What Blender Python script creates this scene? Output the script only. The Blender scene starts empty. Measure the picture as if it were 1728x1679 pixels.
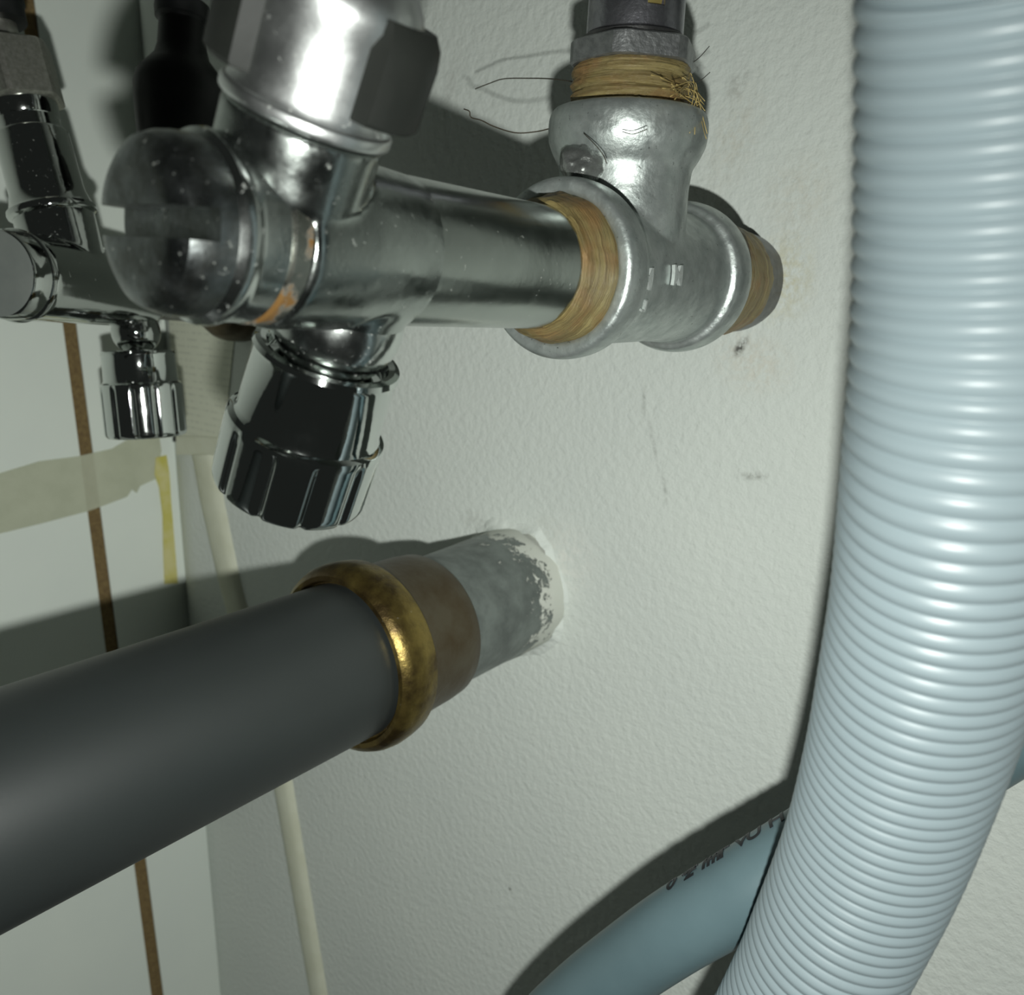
import bpy, bmesh, math, random
import numpy as np
from mathutils import Vector, Matrix, noise
random.seed(7)
C = bpy.context.scene.collection
SC = bpy.context.scene

# ------------------------------------------------------------------ camera
FPX, DIST, CAMZ = 1400.0, 0.25, 0.5          # focal length in pixels, distance to the plaster wall, height
CXP, CYP = 864.0, 839.5
AX = np.array([0.7720, 0.1706, -0.6123]); AY = np.array([0.6352, -0.1718, 0.7530]); AZ = np.array([0.0232, -0.9702, -0.2410])
AY = AY / np.linalg.norm(AY); AZ = AZ - AY * (AZ @ AY); AZ /= np.linalg.norm(AZ); AX = np.cross(AY, AZ)
def to_world(v): return Vector((float(v @ AX), float(v @ AY), float(v @ AZ)))
CAMP = Vector((0, -DIST, CAMZ))
def ray(px, py): return np.array([(px - CXP) / FPX, (py - CYP) / FPX, 1.0])
def at(px, py, d):                             # the point at distance d from the plaster wall
    r = ray(px, py); return CAMP + to_world(r * ((DIST - d) / (r @ AY)))
def atz(px, py, z): return CAMP + to_world(ray(px, py) * z)
def panel_x(z): return -0.4702 - 0.0337 * (z - 0.3075)      # the side board is a little out of plumb
def atp(px, py):                               # a point on the side board
    r = ray(px, py); x = -0.4702
    for _ in range(6):
        p = CAMP + to_world(r * (x / (r @ AX))); x = panel_x(p.z)
    return p
cam = bpy.data.cameras.new('camera'); camo = bpy.data.objects.new('camera', cam); C.objects.link(camo)
cx, cy, cz = (to_world(np.array(v, float)) for v in ((1, 0, 0), (0, -1, 0), (0, 0, -1)))
camo.matrix_world = Matrix(((cx.x, cy.x, cz.x, CAMP.x), (cx.y, cy.y, cz.y, CAMP.y), (cx.z, cy.z, cz.z, CAMP.z), (0, 0, 0, 1)))
cam.sensor_fit = 'HORIZONTAL'; cam.sensor_width = 36; cam.lens = FPX / 1728 * 36
cam.clip_start = 0.002; cam.clip_end = 20
cam.dof.use_dof = True; cam.dof.focus_distance = 0.195; cam.dof.aperture_fstop = 24
SC.camera = camo

# ------------------------------------------------------------------ world, light, exposure
W = bpy.data.worlds.new('world'); SC.world = W; W.use_nodes = True
W.node_tree.nodes['Background'].inputs['Color'].default_value = (0.90, 1.0, 0.92, 1)
W.node_tree.nodes['Background'].inputs['Strength'].default_value = 0.018
fl = bpy.data.lights.new('phone_flash', 'AREA'); fl.shape = 'DISK'; fl.size = 0.0055; fl.energy = 0.88; fl.color = (0.97, 1.0, 0.95)
fl.use_nodes = True; _ln = fl.node_tree; _em = _ln.nodes['Emission']; _fo = _ln.nodes.new('ShaderNodeLightFalloff')
_fo.inputs['Strength'].default_value = 3.1; _ln.links.new(_fo.outputs['Linear'], _em.inputs['Strength'])
flo = bpy.data.objects.new('phone_flash', fl); C.objects.link(flo)
flo.matrix_world = Matrix.Translation(to_world(np.array([0.0, 0.0245, 0.001]))) @ camo.matrix_world @ Matrix.Rotation(math.radians(10), 4, 'Y') @ Matrix.Rotation(math.radians(-11), 4, 'X')
SC.view_settings.view_transform = 'Standard'; SC.view_settings.look = 'None'
SC.view_settings.gamma = 1; SC.view_settings.use_curve_mapping = False; SC.view_settings.exposure = 0.0

# ------------------------------------------------------------------ materials
def mat(name):
    m = bpy.data.materials.new(name); m.use_nodes = True; nt = m.node_tree
    return m, nt, nt.nodes['Principled BSDF']
def nd(nt, typ, **kw):
    n = nt.nodes.new(typ)
    for k, v in kw.items():
        if k in n.inputs: n.inputs[k].default_value = v
        else: setattr(n, k, v)
    return n
def tex(nt, scale, detail=4, rough=0.55, stretch=(1, 1, 1), typ='noise', dist=0.0):
    tc = nd(nt, 'ShaderNodeTexCoord'); mp = nd(nt, 'ShaderNodeMapping'); mp.inputs['Scale'].default_value = stretch
    nt.links.new(tc.outputs['Object'], mp.inputs['Vector'])
    if typ == 'noise':
        n = nd(nt, 'ShaderNodeTexNoise', Scale=scale, Detail=detail, Roughness=rough, Distortion=dist)
    else:
        n = nd(nt, 'ShaderNodeTexVoronoi', Scale=scale)
    nt.links.new(mp.outputs[0], n.inputs['Vector'])
    return n.outputs['Fac'] if typ == 'noise' else n.outputs['Distance']
def rng(nt, sock, a, b, c=0.0, d=1.0):
    r = nd(nt, 'ShaderNodeMapRange'); r.inputs[1].default_value = a; r.inputs[2].default_value = b
    r.inputs[3].default_value = c; r.inputs[4].default_value = d; nt.links.new(sock, r.inputs[0]); return r.outputs[0]
def mixc(nt, fac, a, b):
    m = nd(nt, 'ShaderNodeMix', data_type='RGBA')
    if hasattr(fac, 'links') or not isinstance(fac, (int, float)): nt.links.new(fac, m.inputs[0])
    else: m.inputs[0].default_value = fac
    for s, v in ((6, a), (7, b)):
        if isinstance(v, tuple): m.inputs[s].default_value = (*v, 1) if len(v) == 3 else v
        else: nt.links.new(v, m.inputs[s])
    return m.outputs[2]
def mth(nt, op, a, b=None):
    m = nd(nt, 'ShaderNodeMath', operation=op)
    for i, v in enumerate((a, b)):
        if v is None: continue
        if isinstance(v, (int, float)): m.inputs[i].default_value = v
        else: nt.links.new(v, m.inputs[i])
    return m.outputs[0]
def bump(nt, p, sock, dist, strength=1.0, prev=None):
    b = nd(nt, 'ShaderNodeBump', Distance=dist, Strength=strength); nt.links.new(sock, b.inputs['Height'])
    if prev is not None: nt.links.new(prev, b.inputs['Normal'])
    nt.links.new(b.outputs[0], p.inputs['Normal']); return b.outputs[0]

def make_chrome(name, base=(.60, .63, .61), rough=(.04, .14), spots=.0, rust=0.0, grime=0.0, bmp=.00003):
    m, nt, p = mat(name)
    col = base
    mask = None
    if grime:
        g = rng(nt, tex(nt, 260, 6, .65), .50 - grime * .2, .62, 0, 1)
        col = mixc(nt, g, base, (.16, .17, .16))
    if spots:
        s = rng(nt, tex(nt, 700, 5, .7), .66 - spots * .12, .76 - spots * .1, 0, .9)
        col = mixc(nt, s, col, (.62, .64, .58)); mask = s
    if rust:
        r = rng(nt, tex(nt, 150, 5, .6), .60 - rust * .15, .68 - rust * .15, 0, 1)
        col = mixc(nt, r, col, (.20, .105, .03)); mask = r if mask is None else mth(nt, 'MAXIMUM', mask, r)
    if isinstance(col, tuple): p.inputs['Base Color'].default_value = (*col, 1)
    else: nt.links.new(col, p.inputs['Base Color'])
    rg = rng(nt, tex(nt, 180, 5, .6), .35, .7, rough[0], rough[1])
    if mask is not None:
        nt.links.new(mth(nt, 'MAXIMUM', rg, mth(nt, 'MULTIPLY', mask, .55)), p.inputs['Roughness'])
        nt.links.new(mth(nt, 'SUBTRACT', 1.0, mth(nt, 'MULTIPLY', mask, .8)), p.inputs['Metallic'])
    else:
        nt.links.new(rg, p.inputs['Roughness']); p.inputs['Metallic'].default_value = 1
    bump(nt, p, tex(nt, 420, 5, .6), bmp)
    return m
def make_plain(name, col, rough=.5, metal=0.0, var=None, vscale=120, bmp=0, bscale=500, spec=None, stretch=(1, 1, 1)):
    m, nt, p = mat(name)
    if var: nt.links.new(mixc(nt, rng(nt, tex(nt, vscale, 5, .6, stretch), .35, .65), col, var), p.inputs['Base Color'])
    else: p.inputs['Base Color'].default_value = (*col, 1)
    p.inputs['Roughness'].default_value = rough; p.inputs['Metallic'].default_value = metal
    if spec is not None: p.inputs['Specular IOR Level'].default_value = spec
    if bmp: bump(nt, p, tex(nt, bscale, 5, .6, stretch), bmp)
    return m

CHROME = make_chrome('chrome_clean', rough=(.03, .10), bmp=.000015)
CHROME_D = make_chrome('chrome_limescale', rough=(.14, .28), spots=.35, bmp=.00005)
CHROME_H = make_chrome('chrome_handle', base=(.80, .82, .81), rough=(.34, .44), spots=.3, bmp=.00004)
CHROME_B = make_chrome('chrome_body_worn', base=(.40, .43, .41), rough=(.14, .32), spots=.15, rust=0.0, bmp=.00005)
CHROME_F = make_chrome('chrome_cap_face', base=(.26, .28, .28), rough=(.25, .45), spots=.25, grime=.6, bmp=.00008)
CHROME_R = make_chrome('chrome_rust_seam', base=(.45, .45, .40), rough=(.2, .4), rust=.55, bmp=.00008)
CHROME_S = make_chrome('chrome_small_valve', base=(.52, .54, .52), rough=(.03, .12), spots=.12, bmp=.00003)
CHROME_T = make_chrome('tube_satin', base=(.40, .43, .405), rough=(.17, .24), spots=.1, bmp=.00003)
DARKLUG = make_plain('dark_grey_lug', (.018, .020, .0175), .5, 0, (.021, .023, .020), 200, .00002, 600, .25)
BLACK = make_plain('black_rubber', (.006, .007, .007), .45, 0, (.010, .011, .011), 150, .00003, 300, .35)
NICKEL = make_plain('nickel_nut', (.50, .50, .45), .38, .9, (.36, .36, .31), 700, .00008, 900)
SLEEVE = make_plain('press_sleeve_steel', (.42, .42, .45), .34, .95, (.30, .30, .33), 300, .00012, 700)
NUTSTEEL = make_plain('cast_nut_steel', (.36, .37, .37), .42, .85, (.24, .25, .25), 500, .0002, 650)
STEEL_D = make_plain('dark_steel', (.16, .16, .16), .4, .9, (.10, .10, .10), 300, .0001, 600)
BRASS_E = make_plain('brass_inner', (.30, .24, .08), .5, .5)
CREAM = make_plain('cream_plastic', (.60, .62, .50), .5, 0, (.54, .555, .43), 60, .00005, 150)
YELLOW = make_plain('yellow_glue', (.50, .46, .10), .4, 0, (.58, .54, .26), 90, .0003, 120)
HAIR = make_plain('dark_fibre', (.05, .04, .025), .6)
BLOND = make_plain('blond_fibre', (.50, .38, .14), .5)
INK = make_plain('black_ink', (.012, .014, .018), .5)
PIPE_G = make_plain('grey_pipe_plastic', (.022, .027, .0265), .46, 0, (.020, .0245, .024), 40, .00001, 900, 1.0)
YELLOWWIRE = make_plain('yellow_wire', (.50, .40, .03), .5)
BROWNB = make_plain('fibreboard_edge', (.20, .145, .065), .9, 0, (.13, .09, .045), 500, .0003, 700, .1)
BOARD = make_plain('white_melamine', (.68, .73, .67), .55, 0, (.65, .70, .65), 12, .00001, 300, .25)
SMOOTHH = make_plain('blue_grey_hose', (.125, .190, .208), .40, 0, (.115, .176, .194), 60, .00002, 500, .4)
CORRH = make_plain('grey_blue_corrugated', (.285, .350, .375), .38, 0, (.275, .338, .363), 40, .00001, 400, .5)

def make_galv(name, a=(.50, .54, .52), b=(.36, .40, .385), rough=(.32, .5), bm_=.00022):
    m, nt, p = mat(name)
    n1 = rng(nt, tex(nt, 190, 6, .62), .35, .68)
    c = mixc(nt, n1, a, b)
    sp = rng(nt, tex(nt, 900, 3, .6), .66, .74, 0, .8)
    c = mixc(nt, sp, c, (.09, .095, .085))
    nt.links.new(c, p.inputs['Base Color']); p.inputs['Metallic'].default_value = .72
    nt.links.new(rng(nt, tex(nt, 300, 4), .35, .65, rough[0], rough[1]), p.inputs['Roughness'])
    n = bump(nt, p, tex(nt, 330, 6, .6), bm_)
    bump(nt, p, tex(nt, 95, 3, .5), .0006, .6, n)
    return m
GALV = make_galv('galvanised_iron')
MARKM = make_plain('worn_casting_mark', (.52, .56, .54), .5, .3, (.40, .43, .41), 900)
GALVD = make_galv('galvanised_lump', (.30, .315, .30), (.19, .20, .19), (.25, .40), .0005)

def make_hemp():
    m, nt, p = mat('hemp_winding')
    f = tex(nt, 240, 6, .65, (.18, .18, 3.2), dist=.6)
    c = mixc(nt, rng(nt, f, .32, .68), (.335, .275, .115), (.130, .085, .028))
    c = mixc(nt, rng(nt, tex(nt, 120, 3, .5, (1, 1, 1.5)), .48, .66, 0, .75), c, (.27, .155, .06))
    nt.links.new(c, p.inputs['Base Color']); p.inputs['Roughness'].default_value = .42
    bump(nt, p, tex(nt, 420, 6, .7, (.15, .15, 3.5), dist=.5), .0006)
    return m
HEMP = make_hemp()

def make_brass():
    m, nt, p = mat('tarnished_brass')
    c = mixc(nt, rng(nt, tex(nt, 90, 6, .6), .38, .62), (.25, .185, .055), (.085, .058, .022))
    c = mixc(nt, rng(nt, tex(nt, 480, 4, .7), .68, .74, 0, .7), c, (.60, .54, .40))
    nt.links.new(c, p.inputs['Base Color']); p.inputs['Metallic'].default_value = .85; p.inputs['Roughness'].default_value = .36
    bump(nt, p, tex(nt, 350, 5, .6), .00022)
    return m
BRASS = make_brass()
def make_brown():
    m, nt, p = mat('brown_tarnish')
    c = mixc(nt, rng(nt, tex(nt, 70, 5, .6), .4, .62), (.062, .042, .017), (.085, .070, .042))
    c = mixc(nt, rng(nt, tex(nt, 130, 6, .75), .70, .74, 0, .9), c, (.55, .57, .50))
    nt.links.new(c, p.inputs['Base Color']); p.inputs['Metallic'].default_value = .45; p.inputs['Roughness'].default_value = .42
    bump(nt, p, tex(nt, 320, 5, .6), .00012)
    return m
BROWN = make_brown()
def make_stub():                                # local z = distance from the wall: plaster smears near it
    m, nt, p = mat('plaster_smeared_zinc')
    c = mixc(nt, rng(nt, tex(nt, 110, 5, .6), .35, .65), (.21, .235, .222), (.125, .14, .133))
    tc = nd(nt, 'ShaderNodeTexCoord'); sx = nd(nt, 'ShaderNodeSeparateXYZ'); nt.links.new(tc.outputs['Object'], sx.inputs[0])
    near = rng(nt, sx.outputs[2], .004, .036, .29, -.05)
    msk = rng(nt, mth(nt, 'ADD', tex(nt, 120, 7, .7), near), .66, .70)
    c = mixc(nt, msk, c, (.60, .62, .56))
    nt.links.new(c, p.inputs['Base Color'])
    nt.links.new(rng(nt, msk, 0, 1, .55, 0), p.inputs['Metallic']); nt.links.new(rng(nt, msk, 0, 1, .42, .9), p.inputs['Roughness'])
    n = bump(nt, p, tex(nt, 420, 5, .6), .0002)
    bump(nt, p, msk, .0006, .8, n)
    return m
STUBM = make_stub()

# plaster wall, with stains that have a place of their own
def make_plaster(name, stains=()):
    m, nt, p = mat(name)
    c = mixc(nt, rng(nt, tex(nt, 9, 4, .55), .35, .65), (.635, .675, .630), (.600, .640, .602))
    tc = nd(nt, 'ShaderNodeTexCoord')
    grain = tex(nt, 330, 6, .7)
    for (pos, rx, rz, ang, col, amt) in stains:
        mp = nd(nt, 'ShaderNodeMapping', vector_type='TEXTURE')
        mp.inputs['Location'].default_value = (pos.x, 0, pos.z); mp.inputs['Rotation'].default_value = (0, ang, 0)
        mp.inputs['Scale'].default_value = (rx, .5, rz)
        nt.links.new(tc.outputs['Object'], mp.inputs['Vector'])
        ln = nd(nt, 'ShaderNodeVectorMath', operation='LENGTH'); nt.links.new(mp.outputs[0], ln.inputs[0])
        f = rng(nt, ln.outputs['Value'], .15, 1.0, 1.0, 0.0)
        f = mth(nt, 'MULTIPLY', f, rng(nt, grain, .40, .60))
        c = mixc(nt, mth(nt, 'MULTIPLY', f, amt), c, col)
    nt.links.new(c, p.inputs['Base Color']); p.inputs['Roughness'].default_value = .72; p.inputs['Specular IOR Level'].default_value = .3
    n = bump(nt, p, tex(nt, 300, 4, .55), .0012, .6)
    bump(nt, p, tex(nt, 900, 3, .5), .00025, .6, n)
    return m

# ------------------------------------------------------------------ geometry helpers
WM = {}
def frame(p0, d, up=Vector((0, 0, 1))):         # local z along d
    z = Vector(d).normalized(); u = Vector(up)
    x = u - z * u.dot(z)
    if x.length < 1e-4: x = Vector((1, 0, 0)) - z * z.x
    x.normalize(); y = z.cross(x)
    return Matrix(((x.x, y.x, z.x, p0[0]), (x.y, y.y, z.y, p0[1]), (x.z, y.z, z.z, p0[2]), (0, 0, 0, 1)))
def link(name, me, m, M, parent=None, label=None, sharp=35):
    if me.materials: me.materials.clear()
    if m: me.materials.append(m)
    for pl in me.polygons: pl.use_smooth = True
    if sharp: me.set_sharp_from_angle(angle=math.radians(sharp))
    o = bpy.data.objects.new(name, me); C.objects.link(o)
    if parent is not None:
        o.parent = parent; o.matrix_basis = WM[parent.name].inverted() @ M
    else: o.matrix_basis = M
    WM[o.name] = M.copy()
    if label: o['label'] = label
    return o
def thing(name, loc, label, cat, group=None):
    o = bpy.data.objects.new(name, None); C.objects.link(o); o.location = loc; o.empty_display_size = .01
    WM[o.name] = Matrix.Translation(loc); o['label'] = label; o['category'] = cat
    if group: o['group'] = group
    return o
def tag(o, label=None, cat=None, kind=None):
    if label: o['label'] = label
    if cat: o['category'] = cat
    if kind: o['kind'] = kind
    return o
def bm_mesh(bm, name='m'):
    bmesh.ops.recalc_face_normals(bm, faces=bm.faces)
    me = bpy.data.meshes.new(name); bm.to_mesh(me); bm.free(); return me
def lathe_bm(prof, seg=72, rfun=None, cap=True, bm=None, M=None):
    bm = bm or bmesh.new(); rings = []
    for (t, r) in prof:
        ring = []
        for i in range(seg):
            a = 2 * math.pi * i / seg
            rr = rfun(t, a, r) if rfun else r
            v = Vector((rr * math.cos(a), rr * math.sin(a), t))
            ring.append(bm.verts.new(M @ v if M else v))
        rings.append(ring)
    for a, b in zip(rings, rings[1:]):
        for i in range(seg):
            j = (i + 1) % seg; bm.faces.new((a[i], a[j], b[j], b[i]))
    if cap:
        bm.faces.new(rings[0][::-1]); bm.faces.new(rings[-1])
    return bm
def lathe(name, prof, M, m, parent=None, seg=72, rfun=None, cap=True, label=None, sharp=35):
    return link(name, bm_mesh(lathe_bm(prof, seg, rfun, cap)), m, M, parent, label, sharp)
def rnd(t0, t1, r, e=.0006, n=3):               # a short cylinder with rounded edges, as a profile
    out = []
    for k in range(n + 1):
        a = math.pi / 2 * k / n; out.append((t0 + e * (1 - math.sin(a)), r - e * (1 - math.cos(a)) if k else r - e))
    out[0] = (t0, r - e)
    out = [(t0 + e * (1 - math.cos(math.pi / 2 * k / n)), r - e + e * math.sin(math.pi / 2 * k / n)) for k in range(n + 1)]
    out += [(t1 - e + e * math.sin(math.pi / 2 * k / n), r - e + e * math.cos(math.pi / 2 * k / n)) for k in range(n + 1)]
    return out
def fuse(name, bms, m, M, parent=None, voxel=.0006, smooth=6, label=None):   # blend shapes into one cast skin
    bm = bmesh.new()
    for b in bms:
        me = bm_mesh(b); bm.from_mesh(me); bpy.data.meshes.remove(me)
    me = bpy.data.meshes.new('t'); bm.to_mesh(me); bm.free()
    o = bpy.data.objects.new('t', me); C.objects.link(o)
    r = o.modifiers.new('r', 'REMESH'); r.mode = 'VOXEL'; r.voxel_size = voxel
    s = o.modifiers.new('s', 'SMOOTH'); s.factor = .5; s.iterations = smooth
    dg = bpy.context.evaluated_depsgraph_get()
    res = bpy.data.meshes.new_from_object(o.evaluated_get(dg))
    bpy.data.objects.remove(o)
    return link(name, res, m, M, parent, label, sharp=None)
def boolean(bm_a, bm_b):
    a = bpy.data.objects.new('a', bm_mesh(bm_a)); b = bpy.data.objects.new('b', bm_mesh(bm_b)); C.objects.link(a); C.objects.link(b)
    md = a.modifiers.new('b', 'BOOLEAN'); md.object = b; md.operation = 'DIFFERENCE'; md.solver = 'EXACT'
    dg = bpy.context.evaluated_depsgraph_get(); res = bpy.data.meshes.new_from_object(a.evaluated_get(dg))
    bpy.data.objects.remove(a); bpy.data.objects.remove(b); return res
def box_bm(x0, x1, y0, y1, z0, z1, bev=0, seg=2, M=None):
    bm = bmesh.new(); bmesh.ops.create_cube(bm, size=1)
    for v in bm.verts: v.co = Vector((x0 + (v.co.x + .5) * (x1 - x0), y0 + (v.co.y + .5) * (y1 - y0), z0 + (v.co.z + .5) * (z1 - z0)))
    if bev: bmesh.ops.bevel(bm, geom=bm.edges[:], offset=bev, segments=seg, affect='EDGES', profile=.5)
    if M: bmesh.ops.transform(bm, matrix=M, verts=bm.verts)
    return bm
def spline(pts, n):                             # Catmull-Rom, n samples per span
    P = [Vector(p) for p in pts]; P = [P[0] * 2 - P[1]] + P + [P[-1] * 2 - P[-2]]; out = []
    for i in range(1, len(P) - 2):
        for k in range(n):
            t = k / n; a, b, c, d = P[i - 1], P[i], P[i + 1], P[i + 2]
            out.append(.5 * ((2 * b) + (c - a) * t + (2 * a - 5 * b + 4 * c - d) * t * t + (3 * b - 3 * c + d - a) * t ** 3))
    out.append(P[-2]); return out
def resample(pts, step):
    out = [pts[0]]; acc = 0.0
    for a, b in zip(pts, pts[1:]):
        L = (b - a).length; s = step - acc
        while s <= L: out.append(a.lerp(b, s / L)); s += step
        acc = (acc + L) % step if L + acc >= step else acc + L
    return out
def sweep(path, rf, seg=48, up=Vector((0, 1, 0)), cap=True):
    bm = bmesh.new(); rings = []; n = len(path); x = None; s = 0.0
    for i, p in enumerate(path):
        t = (path[min(i + 1, n - 1)] - path[max(i - 1, 0)]).normalized()
        x = (up - t * up.dot(t)).normalized() if x is None else (x - t * x.dot(t)).normalized()
        y = t.cross(x); r = rf(s, i) if callable(rf) else rf
        rings.append([bm.verts.new(p + (x * math.cos(2 * math.pi * k / seg) + y * math.sin(2 * math.pi * k / seg)) * r) for k in range(seg)])
        if i < n - 1: s += (path[i + 1] - p).length
    for a, b in zip(rings, rings[1:]):
        for k in range(seg): bm.faces.new((a[k], a[(k + 1) % seg], b[(k + 1) % seg], b[k]))
    if cap: bm.faces.new(rings[0][::-1]); bm.faces.new(rings[-1])
    return bm
def slab(pts, nrm, th, m, name, parent=None, label=None, sub=0):   # a polygon with thickness
    bm = bmesh.new(); n = Vector(nrm).normalized() * th
    a = [bm.verts.new(p) for p in pts]; b = [bm.verts.new(Vector(p) + n) for p in pts]; k = len(pts)
    bm.faces.new(a[::-1]); bm.faces.new(b)
    for i in range(k): bm.faces.new((a[i], a[(i + 1) % k], b[(i + 1) % k], b[i]))
    return link(name, bm_mesh(bm), m, Matrix.Identity(4), parent, label)
def text_mesh(s, size, ext):
    cu = bpy.data.curves.new('t', 'FONT'); cu.body = s; cu.size = size; cu.extrude = ext; cu.offset = size * .02; cu.align_x = 'CENTER'; cu.align_y = 'CENTER'
    o = bpy.data.objects.new('t', cu); C.objects.link(o); dg = bpy.context.evaluated_depsgraph_get(); dg.update()
    me = bpy.data.meshes.new_from_object(o.evaluated_get(dg)); bpy.data.objects.remove(o); bpy.data.curves.remove(cu); return me
def nz(p, s): return noise.noise(Vector(p) * s)
def hemp_r(seed, amp=.0005):
    return lambda t, a, r: r + amp * (noise.noise(Vector((math.cos(a) * 2.2, math.sin(a) * 2.2, t * 2600 + seed))) + .5 * noise.noise(Vector((math.cos(a) * 9, math.sin(a) * 9, t * 4200 + seed))))

# ------------------------------------------------------------------ axes of the pipework
TP = at(1243, 476, 0); TD = (at(935, 455, .102) - TP).normalized()          # run of the tee, out of the wall
VP = at(935, 455, .102); VD = (at(330, 385, .186) - VP).normalized()        # big valve
def perp(axis, deg):
    u = Vector((0, 0, 1)); u = (u - axis * u.dot(axis)).normalized(); r = axis.cross(u)
    if r.x < 0: r = -r
    a = math.radians(deg); return u * math.cos(a) + r * math.sin(a)
BP = TP + TD * .07475; BD = perp(TD, 1.25)                                  # branch of the tee
HP = VP + VD * .0716; HD = perp(VD, 27.25)                                  # valve handle
OP = VP + VD * .05455; OD = -perp(VD, 24.5)                                 # valve outlet
GP = at(868, 993, 0); GD = (at(0, 1359, .194) - GP).normalized()           # drain pipe

# ------------------------------------------------------------------ setting
stains = [
    (at(1320, 470, 0), .012, .016, 0, (.50, .47, .30), .75), (at(1270, 610, 0), .016, .012, .3, (.56, .50, .40), .45),
    (at(1250, 585, 0), .0022, .0045, .5, (.10, .10, .09), 1.4), (at(1270, 803, 0), .0065, .0018, -.15, (.30, .31, .28), .9),
    (at(1087, 680, 0), .0012, .0075, 0, (.34, .36, .33), .75), (at(1102, 745, 0), .0010, .013, -.28, (.36, .38, .35), .7),
    (at(1122, 825, 0), .0010, .009, -.25, (.34, .36, .33), .7), (at(950, 940, 0), .020, .020, 0, (.70, .71, .66), .8),
    (at(920, 900, 0), .010, .010, .3, (.42, .44, .40), .45), (at(860, 1500, 0), .0012, .0012, 0, (.14, .14, .12), 1.3),
    (at(1350, 330, 0), .014, .016, 0, (.50, .47, .38), .4), (at(1240, 230, 0), .010, .02, .3, (.50, .47, .38), .4),
    (at(1245, 140, 0), .0035, .007, .35, (.30, .30, .27), .6), (at(800, 880, 0), .01, .006, 0, (.36, .37, .34), .5),
    (at(760, 150, 0), .004, .02, .4, (.40, .41, .38), .5),
]
PLASTER = make_plaster('wall_plaster', stains)
bm = bmesh.new()                                   # the wall turns back behind the side board at its left end
prof = [(.75, 0.0), (.3, 0.0), (0, 0), (-.2, 0), (-.40, 0), (-.448, 0.0), (-.456, .0005), (-.464, .0021), (-.472, .0047), (-.480, .008), (-.50, .018), (-.50, .06), (.75, .06)]
lo = [bm.verts.new((x, y, -.1)) for x, y in prof]; hi = [bm.verts.new((x, y, 1.15)) for x, y in prof]
k = len(prof)
for i in range(k): bm.faces.new((lo[i], lo[(i + 1) % k], hi[(i + 1) % k], hi[i]))
bm.faces.new(lo); bm.faces.new(hi[::-1])
tag(link('wall_back', bm_mesh(bm), PLASTER, Matrix.Identity(4), sharp=40), kind='structure')

wl = bpy.data.objects.new('wall_left', None); C.objects.link(wl); wl.location = (panel_x(.3), -.05, 0); wl['kind'] = 'structure'
WM['wall_left'] = Matrix.Translation(wl.location)
def board(name, dl, dh, m, rec=0.0, parent=wl):     # dl, dh: (at bottom z=0, at top z=.7) distances from the wall
    def q(d, z, dx): return Vector((panel_x(z) - rec + dx, -d, z))
    def ex(dd, z): return dd[0] + (dd[1] - dd[0]) * z / .7
    z0, z1 = -.1, 1.15
    P = []
    for dx in (0, -.018):
        P += [q(ex(dl, z0), z0, dx), q(ex(dh, z0), z0, dx), q(ex(dh, z1), z1, dx), q(ex(dl, z1), z1, dx)]
    bm = bmesh.new(); v = [bm.verts.new(p) for p in P]
    for f in ((0, 1, 2, 3), (7, 6, 5, 4), (0, 4, 5, 1), (1, 5, 6, 2), (2, 6, 7, 3), (3, 7, 4, 0)): bm.faces.new([v[i] for i in f])
    return link(name, bm_mesh(bm), m, Matrix.Identity(4), parent, sharp=30)
board('panel', (-.02, -.02), (.0375, .0472), BOARD)
board('joint_strip', (.0377, .0474), (.0453, .0539), BROWNB, .0006).__setitem__('label', 'bare brown fibreboard strip between the white boards')
board('panel', (.0455, .0541), (.55, .55), BOARD)

# ------------------------------------------------------------------ galvanised tee
tee = thing('pipe_tee', TP, 'grey galvanised iron pipe tee screwed onto the plaster wall', 'pipe fitting')
M_T = frame(TP, TD)
def bead(t0, t1, rb, r0):
    n = 8; c = (t0 + t1) / 2; h = (t1 - t0) / 2
    return [(t0 - .0035, r0)] + [(c - h * math.cos(math.pi * k / n), r0 + .0004 + (rb - r0 - .0004) * math.sin(math.pi * k / n) ** .45) for k in range(n + 1)]
run = bead(.0365, .0475, .0198, .0165)
run[0] = (.0368, .0150)
prof = run + [(.052, .0168), (.060, .0163), (.075, .0163), (.088, .0163), (.0915, .0168)] + \
    [(.0935, .0183), (.0955, .0190), (.0985, .0192), (.1005, .0191), (.1018, .0187), (.1023, .0180), (.1023, .0160), (.1016, .0152), (.099, .0150)]
b1 = lathe_bm(prof, 96)
Mb = M_T.inverted() @ frame(BP, BD)
bprof = [(-.006, .0140), (.012, .0152), (.019, .0150), (.0235, .0154), (.0262, .0170), (.0285, .0180), (.031, .0183), (.0335, .0182), (.0352, .0176), (.0360, .0164), (.0355, .0135)]
b2 = lathe_bm(bprof, 96, M=Mb)
fuse('tee_body', [b1, b2], GALV, M_T, tee, .00055, 5)
# casting lump in the corner between branch and front bead
lp = at(985, 282, .0900)
bm = bmesh.new(); bmesh.ops.create_icosphere(bm, subdivisions=4, radius=1)
for v in bm.verts:
    n = .22 * nz(v.co, 1.6) + .10 * nz(v.co, 4.2); v.co *= 1 + n
    v.co = Vector((v.co.x * .0054, v.co.y * .0052, v.co.z * .0044))
link('casting_lump', bm_mesh(bm), GALVD, Matrix.Translation(lp) @ Matrix.Rotation(.5, 4, 'Y'), tee, 'dark lump of cast metal beside the branch', sharp=None)
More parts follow.
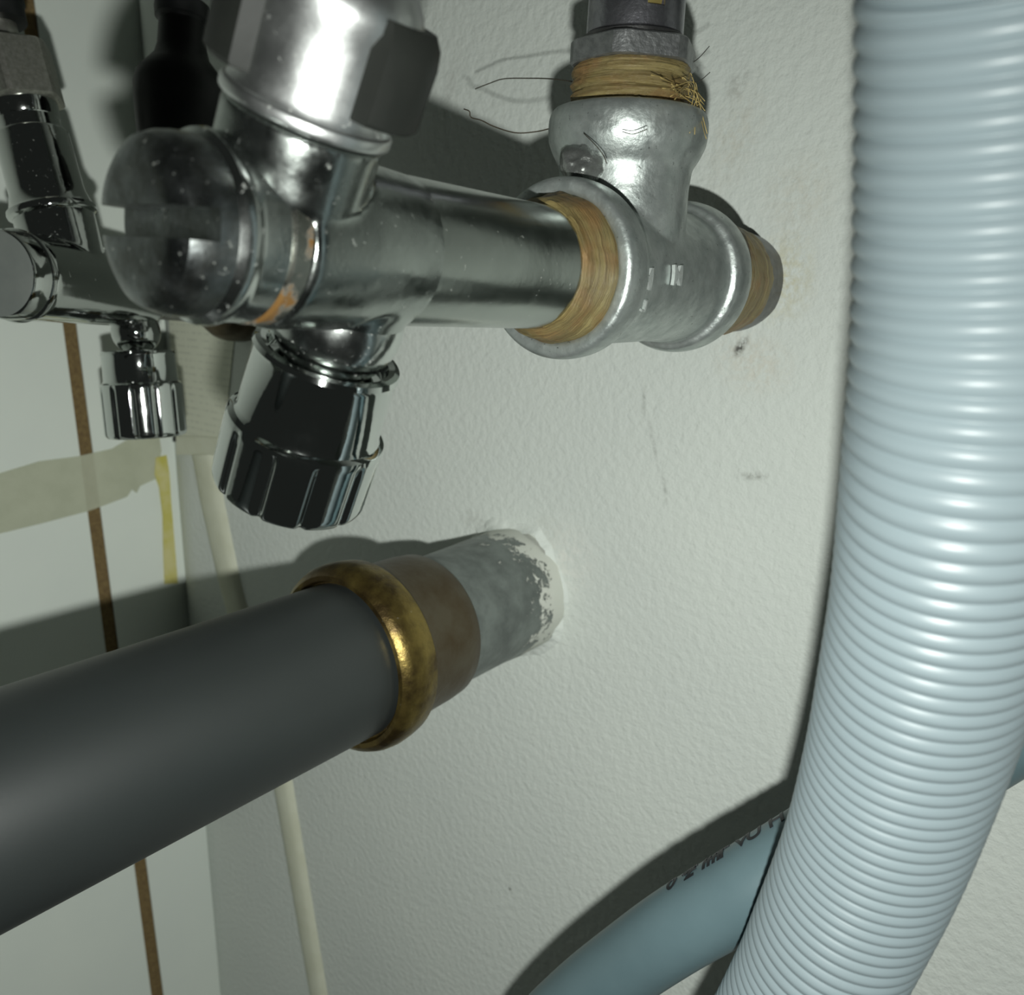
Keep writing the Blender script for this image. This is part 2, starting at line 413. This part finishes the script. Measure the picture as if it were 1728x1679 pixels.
# nipple into the wall, hemp windings
def hexish(t, a, r): return r * (1 - .02 * abs(math.sin(3 * a)))
lathe('pipe_nipple', [(-.012, .0150), (.006, .0152), (.020, .0152), (.0378, .0150)], M_T, STEEL_D, tee, rfun=hexish, label='dark steel nipple entering the wall')
hp = [(.0105 + .0270 * k / 14, .0152 + .0010 * math.sin(math.pi * min(1, k / 12)) ** .6) for k in range(15)]
lathe('hemp_winding', hp, M_T, HEMP, tee, 120, hemp_r(3, .0006), label='tan hemp wound between tee and wall')
M_V = frame(VP, VD)
hp = [(-.0028, .0158), (-.0008, .0157), (.0008, .0155), (.0022, .0151), (.0038, .0146), (.0052, .0142), (.0064, .0137), (.0074, .0132), (.0080, .0126)]
lathe('hemp_winding', hp, M_V, HEMP, tee, 140, hemp_r(11, .0006), label='tan hemp around the chrome tube')
M_B = frame(BP, BD)
hp = [(.0345, .0130)] + [(.0352 + .0094 * k / 14, .01335 + .0003 * math.sin(k * 1.7)) for k in range(15)] + [(.0449, .0126)]
lathe('hemp_winding', hp, M_B, HEMP, tee, 140, hemp_r(23, .0005), label='tan hemp under the hexagonal nut')
# loose strands of the hemp
def strand(pts, r, m, n=8):
    return sweep(spline(pts, n), r, 5)
def strands(name, sets, m, r, parent, label=None):
    for s in sets:
        link(name, bm_mesh(strand([at(*p) for p in s], r, m)), m, Matrix.Identity(4), parent, label, sharp=None)
strands('loose_fibre', [
    [(931, 216, .078), (905, 222, .078), (870, 224, .080), (835, 214, .081), (812, 203, .082), (795, 198, .082), (792, 188, .083), (783, 184, .083)],
    [(968, 138, .076), (930, 133, .068), (890, 132, .060), (850, 133, .055), (825, 141, .052), (802, 150, .050)],
], HAIR, .00016, tee, 'dark loose hemp fibre')
sets = []
for k in range(22):
    a = (1120 + random.uniform(-30, 45), 128 + random.uniform(-4, 40), .086 + random.uniform(-.012, .006))
    b = (1165 + random.uniform(-10, 12), 150 + random.uniform(-25, 30), .074 + random.uniform(-.010, .006))
    c = (1178 + random.uniform(-18, 16), 185 + random.uniform(-20, 50), .072 + random.uniform(-.01, .006))
    sets.append([a, b, c])
bmall = bmesh.new()
for s in sets:
    me = bm_mesh(strand([at(*p) for p in s], .00009, BLOND)); bmall.from_mesh(me); bpy.data.meshes.remove(me)
fz = link('fibre_fuzz', bm_mesh(bmall), BLOND, Matrix.Identity(4), tee, 'blond frayed hemp fibres', sharp=None); fz['kind'] = 'stuff'
strands('loose_fibre', [[(1160, 112, .070), (1180, 97, .062), (1197, 78, .055)], [(1168, 142, .066), (1184, 134, .058), (1198, 122, .052)],
                        [(1050, 222, .0935), (1068, 226, .0938), (1092, 218, .0925)], [(985, 225, .094), (1005, 245, .0955), (1018, 262, .0965), (1024, 276, .0965)]], HAIR, .00010, tee, 'dark loose hemp fibre')
# raised casting marks on the side of the body
def run_mark(s, px, ang, size, name='casting_mark'):
    me = text_mesh(s, size, .0004); bm = bmesh.new(); bm.from_mesh(me); bpy.data.meshes.remove(me)
    bmesh.ops.triangulate(bm, faces=bm.faces[:]); bmesh.ops.subdivide_edges(bm, edges=bm.edges[:], cuts=2, use_grid_fill=True)
    for v in bm.verts:                              # x runs toward the wall, y round the pipe
        a = ang - v.co.y / .0165
        v.co = Vector((math.cos(a) * (.0169 + v.co.z), math.sin(a) * (.0169 + v.co.z), px - v.co.x))
    link(name, bm_mesh(bm), MARKM, M_T, tee, 'raised pale casting mark', sharp=30)

def on_run(px, py):                             # place along and around the run for a point seen there
    best = None
    for i in range(110):
        t = .048 + i * .0004
        for j in range(180):
            a = j * math.pi / 90; p = M_T @ Vector((math.cos(a) * .0165, math.sin(a) * .0165, t)); n = M_T.to_3x3() @ Vector((math.cos(a), math.sin(a), 0))
            if n.dot(CAMP - p) < 0: continue
            c = p - CAMP; c = np.array([c.x, c.y, c.z]); q = AX * c[0] + AY * c[1] + AZ * c[2]
            e = (CXP + FPX * q[0] / q[2] - px) ** 2 + (CYP + FPX * q[1] / q[2] - py) ** 2
            if best is None or e < best[0]: best = (e, t, a)
    return best[1:]
for s_, px, py, sz in (('M', 1088, 466, .0062), ('M', 1140, 464, .0060), ('7', 1086, 512, .0036)):
    run_mark(s_, *on_run(px, py), sz)

# ------------------------------------------------------------------ press fitting above the tee
pf = thing('press_fitting', BP + BD * .0447, 'steel press fitting with hexagonal nut above the galvanised tee', 'pipe fitting')
def hexr(t, a, r): k = math.pi / 3; return r * math.cos(k / 2) / math.cos(((a + .35) % k) - k / 2)
lathe('hex_nut', [(.0447, .0138), (.0450, .0143), (.0492, .0143), (.0496, .0138)], M_B, NUTSTEEL, pf, 96, lambda t, a, r: min(hexr(t, a, r * 1.055), r), label='cast hexagonal nut', sharp=18)
lathe('collar', [(.0490, .0118), (.0506, .0118), (.0510, .0112), (.0512, .0100)], M_B, STEEL_D, pf, label='dark recessed ring')
sl = [(.0510, .0104)]
sl += [(.0514, .0108), (.0600, .0107)]
for k in range(9):
    t = .0605 + k * .0022; sl += [(t, .0105), (t + .0004, .0103), (t + .0012, .0103), (t + .0016, .0106)]
sl += [(.0810, .0106), (.0830, .0106)]
def frontflat(t, a, r):
    return r
tubeb = lathe_bm([(t, r) for t, r in sl], 72)
# window through which the brown pipe end shows
wdir = (CAMP - (BP + BD * .057)).normalized(); lw = (M_B.inverted().to_3x3() @ wdir); wa = math.atan2(lw.y, lw.x)
def wbox(a, t, w, h, dep):
    Mw = Matrix.Rotation(a, 4, 'Z') @ Matrix.Translation((.0107, 0, t)); return box_bm(-dep, .003, -w / 2, w / 2, -h / 2, h / 2, 0, 1, Mw)
sgn = 1 if (M_B.to_3x3() @ Vector((math.cos(wa + .2), math.sin(wa + .2), 0))).dot(cx) > (M_B.to_3x3() @ Vector((math.cos(wa), math.sin(wa), 0))).dot(cx) else -1
res = boolean(tubeb, wbox(wa + sgn * .40, .0562, .0040, .0020, .0013))
link('press_sleeve', res, SLEEVE, M_B, pf, 'brushed steel sleeve with a small window', sharp=30)
lathe('pipe_end', [(.0515, .0094), (.0600, .0097), (.0640, .0097)], M_B, BRASS_E, pf, label='brown pipe end seen through the window')
lathe('pipe', [(.0825, .0080), (.0830, .0098), (.16, .0098)], M_B, SLEEVE, pf, label='steel pipe going up out of the fitting')

# ------------------------------------------------------------------ big chrome valve
bv = thing('angle_valve', HP, 'large chrome valve with slotted end cap screwed into the galvanised tee', 'valve')
lathe('inlet_tube', [(.0066, .0108), (.0070, .0122), (.0078, .0126), (.0086, .0125), (.020, .0125), (.048, .0125), (.056, .0124)], M_V, CHROME_T, bv, 96, label='worn satin chrome tube')
bodyp = [(.043, .0112), (.0465, .0124), (.050, .0127), (.056, .0131), (.062, .0134), (.073, .0134), (.0742, .0130)]
bb = lathe_bm(bodyp, 96)
M_H = frame(HP, HD, VD); M_O = frame(OP, OD, VD)
nk = lathe_bm([(0, .0085), (.006, .0105), (.0085, .0112), (.0160, .0112), (.0172, .0112)], 96, M=M_V.inverted() @ M_H)
ob = lathe_bm([(0, .0118), (.008, .0114), (.0115, .0106), (.014, .0100)], 96, M=M_V.inverted() @ M_O)
fuse('valve_body', [bb, nk, ob], CHROME_B, M_V, bv, .0005, 9)
lathe('rust_seam', [(.0738, .0122), (.0742, .0128), (.0768, .0128), (.0772, .0122)], M_V, CHROME_R, bv, 96, label='rust stained seam behind the end cap')
# end cap with a screwdriver slot
capp = [(.0768, .0110), (.0769, .0121), (.0775, .0125), (.0812, .0125), (.0820, .0126), (.0828, .0130), (.0836, .0131), (.0844, .0129), (.0849, .0123), (.0852, .0120), (.0880, .0119), (.0897, .0116), (.0913, .0109), (.0922, .0096), (.0926, .0078), (.0926, .0030)]
cb = lathe_bm(capp, 96)
upl = M_V.inverted().to_3x3() @ Vector((0, 0, 1)); sa = math.atan2(upl.y, upl.x)
slot = box_bm(-.0019, .0021, -.02, .02, .0878, .10, 0, 1, Matrix.Rotation(sa - .04, 4, 'Z'))
capm = boolean(cb, slot)
cap = link('end_cap', capm, CHROME_D, M_V, bv, 'slotted chrome end cap with dark mottled face', sharp=25)
capm.materials.append(CHROME_F)
for pl in capm.polygons:
    if pl.center.z > .0853: pl.material_index = 1
# handle: barrel with a dark grey lug on either side
hd = lathe('handle', rnd(.0176, .0196, .0119, .0006) + [(.0198, .0112), (.0205, .0109)] + [(.030, .0109)] + [(.0320 + .008 * math.sin(math.pi / 2 * k / 8), .0109 * math.cos(math.pi / 2 * k / 8) + .0008) for k in range(9)], M_H, CHROME_H, bv, 96, label='bright chrome turning handle')
HM = WM[hd.name]
cl = HM.inverted().to_3x3() @ cx; ra = math.atan2(cl.y, cl.x)
def lug(a0, w):
    bm = bmesh.new(); n = 14; rings = []
    zs = [.0212, .0218, .030, .0322, .0338]; ro = [.0141, .0147, .0147, .0143, .0132]
    for z, r1 in zip(zs, ro):
        ring = []
        for k in range(n + 1):
            a = a0 - w / 2 + w * k / n; e = math.sin(math.pi * k / n) ** .3 if 0 < k < n else 0
            rr = .0104 + (r1 - .0104) * e; ring.append(bm.verts.new((rr * math.cos(a), rr * math.sin(a), z)))
        for k in range(n, -1, -1):
            a = a0 - w / 2 + w * k / n; ring.append(bm.verts.new((.0098 * math.cos(a), .0098 * math.sin(a), z)))
        rings.append(ring)
    for A, B in zip(rings, rings[1:]):
        m_ = len(A)
        for i in range(m_): bm.faces.new((A[i], A[(i + 1) % m_], B[(i + 1) % m_], B[i]))
    bm.faces.new(rings[0][::-1]); bm.faces.new(rings[-1]); return bm
for a in (ra, ra + math.pi):
    link('side_lug', bm_mesh(lug(a, 1.9)), DARKLUG, M_H, hd, 'dark grey lug', sharp=30)
# outlet: ball neck, collar, fluted union nut
def sph(t0, r, a0, a1, n=14): return [(t0 + r * math.sin(a0 + (a1 - a0) * k / n), r * math.cos(a0 + (a1 - a0) * k / n)) for k in range(n + 1)]
def outlet(parent, M, s, r_ball, t_ball, tc0, tc1, rc, tn0, tn1, rn, seg=120, nf=12, mats=(CHROME_D, CHROME, CHROME), phase=0.0):
    lathe('outlet_neck', sph(t_ball, r_ball, -1.2, .9) + [(tc0 + .003, r_ball * .62)], M, mats[0], parent, 72, label='domed chrome outlet neck')
    nut = lathe('union_nut', [(tc0 + .0022, rc - .0030), (tc0 + .0004, rc - .0022), (tc0, rc - .0012), (tc0 + .0003, rc - .0003), (tc0 + .0012, rc), (tc0 + .0020, rc - .0003), (tc1 - .001, rc - .0001), (tc1, rc + .0003)], M, mats[1], parent, 96, label='chrome union collar')
    def fl(t, a, r):
        k = 2 * math.pi / nf; u = ((a + phase) % k) / k
        g = max(0.0, 1 - abs(u - .5) / .16); g = g * g * (3 - 2 * g)
        w = max(0.0, min(1.0, (t - tn0 - .0012) / .0012))
        return r - g * w * rn * .055
    pr = [(tn0 - .0004, rc - .001), (tn0, rc + .0004), (tn0 + .0006, rn - .0002), (tn0 + .0014, rn)]
    pr += [(tn0 + .0022, rn), (tn0 + .0040, rn)] + [(tn1 - .003, rn)] + [(tn1 - .0022 + .0022 * math.sin(math.pi / 2 * k / 6), rn - .0022 + .0022 * math.cos(math.pi / 2 * k / 6)) for k in range(7)] + [(tn1 - .001, rn * .62), (tn1 - .004, rn * .60)]
    lathe('grip_ring', pr, M, mats[2], nut, seg * 2, fl, label='fluted grip ring')
outlet(bv, M_O, 1, .0112, .0128, .0188, .0330, .0130, .0330, .0482, .0144, nf=11, mats=(CHROME_D, CHROME, CHROME), phase=.25)

# ------------------------------------------------------------------ small chrome valve
S0 = at(12, 464, .138); SB = at(410, 512, .0)
SD = (S0 - SB).normalized(); SP = SB; SL = (S0 - SB).length
M_S = frame(SP, SD)
sv = thing('angle_valve', SP, 'small chrome angle valve by the white boards at the left edge', 'valve')
sb = lathe_bm([(SL - .075, .0125), (SL - .070, .0145), (SL - .012, .0146), (SL - .006, .0146), (SL - .0045, .0140)], 96)
def axis_px(P, D, px):
    best = None
    for k in range(2000):
        t = k * .0001; v = P + D * t - CAMP; c = np.array([v.x, v.y, v.z]); q = AX * c[0] + AY * c[1] + AZ * c[2]
        e = abs(CXP + FPX * q[0] / q[2] - px)
        if best is None or e < best[0]: best = (e, t)
    return best[1]
tu = axis_px(SP, SD, 122); tl = axis_px(SP, SD, 222)
U0 = SP + SD * tu; L0 = SP + SD * tl
def dir_to(P0, px, py, z):                         # a direction square to the valve axis that passes nearest to a point
    d = atz(px, py, z) - P0; d -= SD * d.dot(SD); return d.normalized()
zU = (U0 - CAMP).dot(-cz); zL = (L0 - CAMP).dot(-cz)
UD = dir_to(U0, 27, 130, zU * .97); LD = dir_to(L0, 240, 700, zL * 1.02)
M_U = frame(U0, UD, SD); M_L = frame(L0, LD, SD)
kS = zU / FPX
def ty(P0, Dd, y):
    best = None
    for k in range(1200):
        t = k * .0001; v = P0 + Dd * t - CAMP; c = np.array([v.x, v.y, v.z]); q = AX * c[0] + AY * c[1] + AZ * c[2]
        e = abs(CYP + FPX * q[1] / q[2] - y)
        if best is None or e < best[0]: best = (e, t)
    return best[1]
t350, t340, t228, t205, t172, t76, t40, t0 = (ty(U0, UD, y) for y in (360, 340, 226, 205, 176, 82, 42, 5))
s1 = lathe_bm([(0, .0128), (.010, .0132), (t350 - .001, .0134), (t350, .0128)], 96, M=M_S.inverted() @ M_U)
s2 = lathe_bm([(0, .0100), (.009, .0092), (.012, .0080)], 72, M=M_S.inverted() @ M_L)
fuse('valve_body', [sb, s1, s2], CHROME_S, M_S, sv, .0006, 8)
lathe('end_cap', [(SL - .0048, .0135), (SL - .0042, .0150), (SL - .0036, .0153), (SL - .0028, .0150), (SL - .0024, .0146), (SL + .004, .0142), (SL + .0048, .0136), (SL + .0050, .0120)], M_S, CHROME_S, sv, 96, label='flat round chrome end cap')
CAPREFL = make_plain('cap_face_reflection', (.34, .37, .345), .38, .5, (.30, .33, .31), 90)  # pale reflection of the side board, put into the cap face colour
sc = [o for o in sv.children if o.name.startswith('end_cap')][0].data; sc.materials.append(CAPREFL)
for pl in sc.polygons:
    if pl.center.z > SL + .0044: pl.material_index = 1
lathe('pipe', [(-.004, .0110), (SL - .070, .0110)], M_S, STEEL_D, sv, label='dark pipe from the wall')
lathe('wall_rosette', [(-.002, .019), (.006, .0195), (.014, .0190), (.020, .0165), (.023, .0125)], M_S, BROWN, sv, 72, hemp_r(5, .0005), label='brown rounded joint at the wall')
ub = lathe('bonnet', [(t350 - .002, .0128), (t350 - .0008, .0146), (t350, .0149), (t350 + .0012, .0147), (t350 + .0022, .0136), (t340 + .0015, .0126), (t340 + .003, .0123), (t228 - .001, .0121), (t228, .0114), (t228 + .0003, .0096)], M_U, CHROME_S, sv, 96, label='chrome bonnet above the body')
lathe('thread_ring', [(t228 - .0005, .0104), (t205, .0104), (t205 + .0005, .0108), (t172, .0112), (t172 + .0003, .0108)], M_U, CHROME_S, sv, 72, label='bright ring below the nut')
HEXP = .25
lathe('compression_nut', [(t172 - .0006, .0130), (t172, .0142), (t76 - .0008, .0142), (t76, .0130), (t76 - .001, .0065)], M_U, NICKEL, sv, 96, lambda t, a, r: min(hexr(t, a + HEXP, r * 1.04), r), label='matt nickel hexagonal nut', sharp=18)
lathe('supply_tube', [(t76 - .002, .0050), (t40, .0050), (t40 + .001, .0048)], M_U, NICKEL, sv, 48, label='pale metal supply tube')
lathe('hose_ferrule', [(t40, .0062), (t40 + .0004, .0086), (t0 - .002, .0088), (t0 - .001, .0094), (t0 + .02, .0094), (t0 + .06, .0090)], M_U, BLACK, sv, 48, label='black rubber hose sleeve')
tb, tc0, tc1, tn0, tn1 = (ty(L0, LD, y) for y in (560, 592, 645, 645, 737))
outlet(sv, M_L, 1, .0094, tb, tc0, tc1, .0143, tn0, tn1, .0158, nf=12, mats=(CHROME_S, CHROME, CHROME), phase=.1)

# ------------------------------------------------------------------ black rubber boot with its wire
bz = .30
b0 = atz(304, 262, bz); b1_ = atz(309, 6, bz * .985); BDd = (b1_ - b0).normalized(); BL = (b1_ - b0).length
M_K = frame(b0, BDd)
kb = thing('cable_boot', b0, 'black rubber boot with flared neck hanging behind the large valve', 'cable boot')
def u(y): return (262 - y) / 256 * BL
lathe('boot', [(0, .010), (.0006, .0125), (u(235), .0145), (u(180), .0158), (u(150), .0160), (u(132), .0152), (u(112), .0118), (u(98), .0094), (u(80), .0084), (u(40), .0080), (u(37), .0084), (u(34), .0093), (u(20), .0096), (u(10), .0094), (u(6), .0084), (u(6), .004)], M_K, BLACK, kb, 72)
lathe('wire', [(u(12), .0032), (BL + .08, .0032)], M_K, BLACK, kb, 32, label='dark wire leaving the neck')
wv = (M_K.inverted().to_3x3() @ (CAMP - b1_)).normalized(); wa2 = math.atan2(wv.y, wv.x)
bm = box_bm(.0024, .0036, -.0012, .0012, u(9), BL + .08, .0003, 1, Matrix.Rotation(wa2, 4, 'Z'))
link('wire_stripe', bm_mesh(bm), YELLOWWIRE, M_K, kb, 'yellow stripe on the wire')

# ------------------------------------------------------------------ wall outlet with brass ring, grey drain pipe
M_G = frame(GP, GD)
wo = thing('wall_outlet', GP, 'tarnished brass pipe socket coming out of the plaster wall', 'pipe fitting')
def lumpy(t, a, r): return r + .0007 * noise.noise(Vector((math.cos(a) * 3, math.sin(a) * 3, t * 120)))
lathe('zinc_stub', [(-.008, .0256), (.002, .0254), (.012, .0250), (.025, .0246), (.040, .0243), (.0560, .0240)], M_G, STUBM, wo, 96, lumpy, label='grey zinc stub smeared with white plaster')
lathe('brown_coupling', [(.0525, .0230), (.0530, .0256), (.0545, .0266), (.0600, .0271), (.0680, .0273), (.0760, .0277), (.0790, .0282), (.0805, .0284)], M_G, BROWN, wo, 96, label='brown tarnished coupling')
lathe('brass_ring', [(.0785, .0272), (.0792, .0292), (.0806, .0308), (.0835, .0313), (.0870, .0316), (.0900, .0313), (.0925, .0303), (.0940, .0286), (.0940, .0270), (.0920, .0262)], M_G, BRASS, wo, 128, label='rounded brass ring')
def coll(t, a, r): return r + .0035 * noise.noise(Vector((math.cos(a) * 2.6 + 4, math.sin(a) * 2.6, 1))) + .0012 * noise.noise(Vector((math.cos(a) * 9, math.sin(a) * 9, 3)))
PL2 = make_plaster('plaster_patch')
lathe('plaster_collar', [(-.002, .032), (.0003, .0295), (.0010, .0275), (.0020, .0260), (.0032, .0250)], M_G, PL2, wo, 120, coll, cap=False, label='smeared plaster around the stub', sharp=None)
pr = [(.0830, .0240), (.0832, .0252), (.0838, .0257)] + [(.085 + .01 * k, .0257) for k in range(33)] + [(.420, .0240)]
tag(lathe('drain_pipe', pr, M_G, PIPE_G, None, 128), 'thick dark grey plastic drain pipe pushed into the brass ring', 'pipe')

# ------------------------------------------------------------------ hoses
hz = [(-300, 0.0755), (-100, 0.0814), (0, 0.0843), (200, 0.0898), (400, 0.0953), (600, 0.1007), (800, 0.1077), (1000, 0.1180), (1150, 0.1275), (1300, 0.1385), (1450, 0.1500), (1600, 0.1615), (1679, 0.1680), (1800, 0.1785), (1920, 0.1900)]
hl = [(-300, 1445), (-100, 1444), (0, 1443), (200, 1440), (400, 1437), (600, 1430), (800, 1415), (1000, 1400), (1150, 1378), (1300, 1352), (1450, 1313), (1600, 1255), (1679, 1220), (1800, 1155), (1920, 1080)]
def hose_centre(y, z, left, slope):                # where the axis runs so that the hose's left side lies on the given line
    l = ray(left, y); l /= np.linalg.norm(l); best = None
    for c in range(int(left) + 90, int(left) + 400):
        r = ray(c, y); n = np.linalg.norm(r); h = math.acos(min(1, float(l @ r) / n)) * slope
        e = abs(h - math.asin(RC / (z * n)))
        if best is None or e < best[0]: best = (e, c)
    return best[1]
RC = .0150
cpts = []
for k, ((y, z), (_, l)) in enumerate(zip(hz, hl)):
    a, b = hl[max(k - 1, 0)], hl[min(k + 1, len(hl) - 1)]; sl_ = math.cos(math.atan((a[1] - b[1]) / (b[0] - a[0]) * .9))
    cpts.append(atz(hose_centre(y, z, l, sl_), y, z))
path = spline(cpts, 40)
PITCH = .00278; NS = 20
path = resample(path, PITCH / NS)
def corr(s, i):
    u_ = (i % NS) / NS                                # groove at u=0
    return RC - .00062 * (1 - abs(math.sin(math.pi * u_)))
tag(link('corrugated_hose', bm_mesh(sweep(path, corr, 112)), CORRH, Matrix.Identity(4), sharp=None), 'thick pale blue grey corrugated hose in front of the wall', 'hose')
sp = [(1900, 1118, .174), (1800, 1172, .176), (1728, 1213, .1775), (1500, 1354, .1820), (1310, 1470, .1875), (1225, 1520, .192), (1140, 1570, .199), (1060, 1625, .2095), (980, 1685, .222), (905, 1755, .237), (840, 1840, .255)]
RS = .0095
spath = resample(spline([atz(*p) for p in sp], 30), .0012)
sh = thing('smooth_hose', spath[len(spath) // 2], 'smooth blue grey plastic hose with black print behind the corrugated hose', 'hose')
link('tube', bm_mesh(sweep(spath, RS, 72)), SMOOTHH, Matrix.Identity(4), sh, sharp=None)
def hose_text(s, px, py, size, ang):
    pts = spath; best = min(range(len(pts)), key=lambda i: (pts[i] - atz(px, py, .178)).length)
    p = pts[best]; t = (pts[best - 2] - pts[best + 2]).normalized()       # reads from lower left to upper right
    v = (CAMP - p); v = (v - t * v.dot(t)).normalized(); w = v.cross(t) if v.cross(t).dot(cy) > 0 else t.cross(v)
    me = text_mesh(s, size, .00006); bm = bmesh.new(); bm.from_mesh(me); bpy.data.meshes.remove(me)
    bmesh.ops.triangulate(bm, faces=bm.faces[:]); bmesh.ops.subdivide_edges(bm, edges=bm.edges[:], cuts=3, use_grid_fill=True)
    for q in bm.verts:
        a = ang + q.co.y / RS; r = RS + .00012 + q.co.z
        q.co = p + t * q.co.x + v * (math.cos(a) * r) + w * (math.sin(a) * r)
    link('printed_letters', bm_mesh(bm), INK, Matrix.Identity(4), sh, 'black print', sharp=None)
for s, px, py in (('H', 1340, 1440), ('U', 1300, 1475), ('T V', 1258, 1502), ('H', 1212, 1528), ('F H', 1180, 1548), ('2', 1148, 1566), ('0 *', 1118, 1585)):
    hose_text(s, px, py, .0062, 1.16)

# ------------------------------------------------------------------ low things on the wall and the boards
# cream trunking on the wall
def strip(lft, rgt, hgt, name, m):
    bm = bmesh.new(); rows = []
    for (l, r) in zip(lft, rgt):
        a, b = at(*l, 0), at(*r, 0); row = []
        for k in range(9):
            f = k / 8; p = a.lerp(b, f); p.y = -hgt * math.sin(math.pi * f) ** .5 if 0 < k < 8 else .001; row.append(bm.verts.new(p))
        rows.append(row)
    for A, B in zip(rows, rows[1:]):
        for k in range(8): bm.faces.new((A[k], A[k + 1], B[k + 1], B[k]))
    bm.faces.new(rows[0]); bm.faces.new(rows[-1][::-1])
    for A, B in zip(rows, rows[1:]): bm.faces.new((A[0], B[0], B[8], A[8]))
    return link(name, bm_mesh(bm), m, Matrix.Identity(4), sharp=50)
tr = strip([(326, 766), (341, 850), (369, 972), (465, 1331), (526, 1679), (560, 1880)], [(366, 766), (381, 850), (405, 969), (495, 1319), (554, 1679), (588, 1880)], .0042, 'cable_trunking', CREAM)
tag(tr, 'narrow cream cable cover running down the wall beside the boards', 'cable cover')
# paper label with faint ruled print
m, nt, p = mat('label_paper')
tc = nd(nt, 'ShaderNodeTexCoord'); sx = nd(nt, 'ShaderNodeSeparateXYZ'); nt.links.new(tc.outputs['Object'], sx.inputs[0])
w = mth(nt, 'FRACT', mth(nt, 'MULTIPLY', sx.outputs[2], 260.0))
ln = mth(nt, 'LESS_THAN', w, .28)
ln = mth(nt, 'MULTIPLY', ln, rng(nt, tex(nt, 300, 3, .6, (1, 1, .4)), .42, .58, 0, .32))
nt.links.new(mixc(nt, ln, (.60, .62, .50), (.30, .31, .26)), p.inputs['Base Color']); p.inputs['Roughness'].default_value = .6
LABELM = m
lb = thing('paper_label', at(345, 700, 0), 'pale paper label with faint printed lines on the wall behind the large valve', 'label')
slab([at(286, 520, 0), at(402, 520, 0), at(379, 740, 0), at(296, 736, 0)], (0, -1, 0), .0006, LABELM, 'label_sheet', lb)
bm = bmesh.new(); a, b, c, d = at(303, 735, 0), at(374, 738, 0), at(371, 768, 0), at(303, 766, 0)
slab([a, b, c, d], (0, -1, 0), .0022, CREAM, 'label_holder', lb, 'cream strip along the bottom of the label')
slab([at(295, 733, 0), at(306, 733, 0), at(306, 745, 0), at(295, 745, 0)], (0, -1, 0), .0014, INK, 'black_tab', lb, 'small black square tab')
# masking tape and yellow glue on the boards
m, nt, p = mat('masking_tape')
nt.links.new(mixc(nt, rng(nt, tex(nt, 60, 5, .6), .35, .65), (.62, .64, .49), (.55, .575, .43)), p.inputs['Base Color'])
p.inputs['Roughness'].default_value = .6; p.inputs['Alpha'].default_value = .5
bump(nt, p, tex(nt, 140, 4, .6), .0004)
tp = [(-60, 812), (0, 798), (66, 778), (130, 770), (188, 757), (214, 742), (240, 738), (268, 736), (272, 760), (262, 808), (236, 820), (230, 832), (222, 826), (214, 838), (180, 851), (146, 863), (66, 884), (0, 900), (-60, 915)]
o = slab([atp(*q) + Vector((.0003, 0, 0)) for q in tp], (1, 0, 0), .00025, m, 'masking_tape'); tag(o, 'torn strip of cream masking tape across the white boards', 'tape')
gp = [(262, 772), (280, 768), (285, 800), (288, 850), (294, 920), (299, 984), (277, 985), (275, 930), (274, 870), (268, 822), (260, 800)]
o = slab([atp(*q) + Vector((-.0003, 0, 0)) for q in gp], (1, 0, 0), .0012, YELLOW, 'glue_strip'); tag(o, 'yellow smear of glue on the edge of the white board', 'glue')
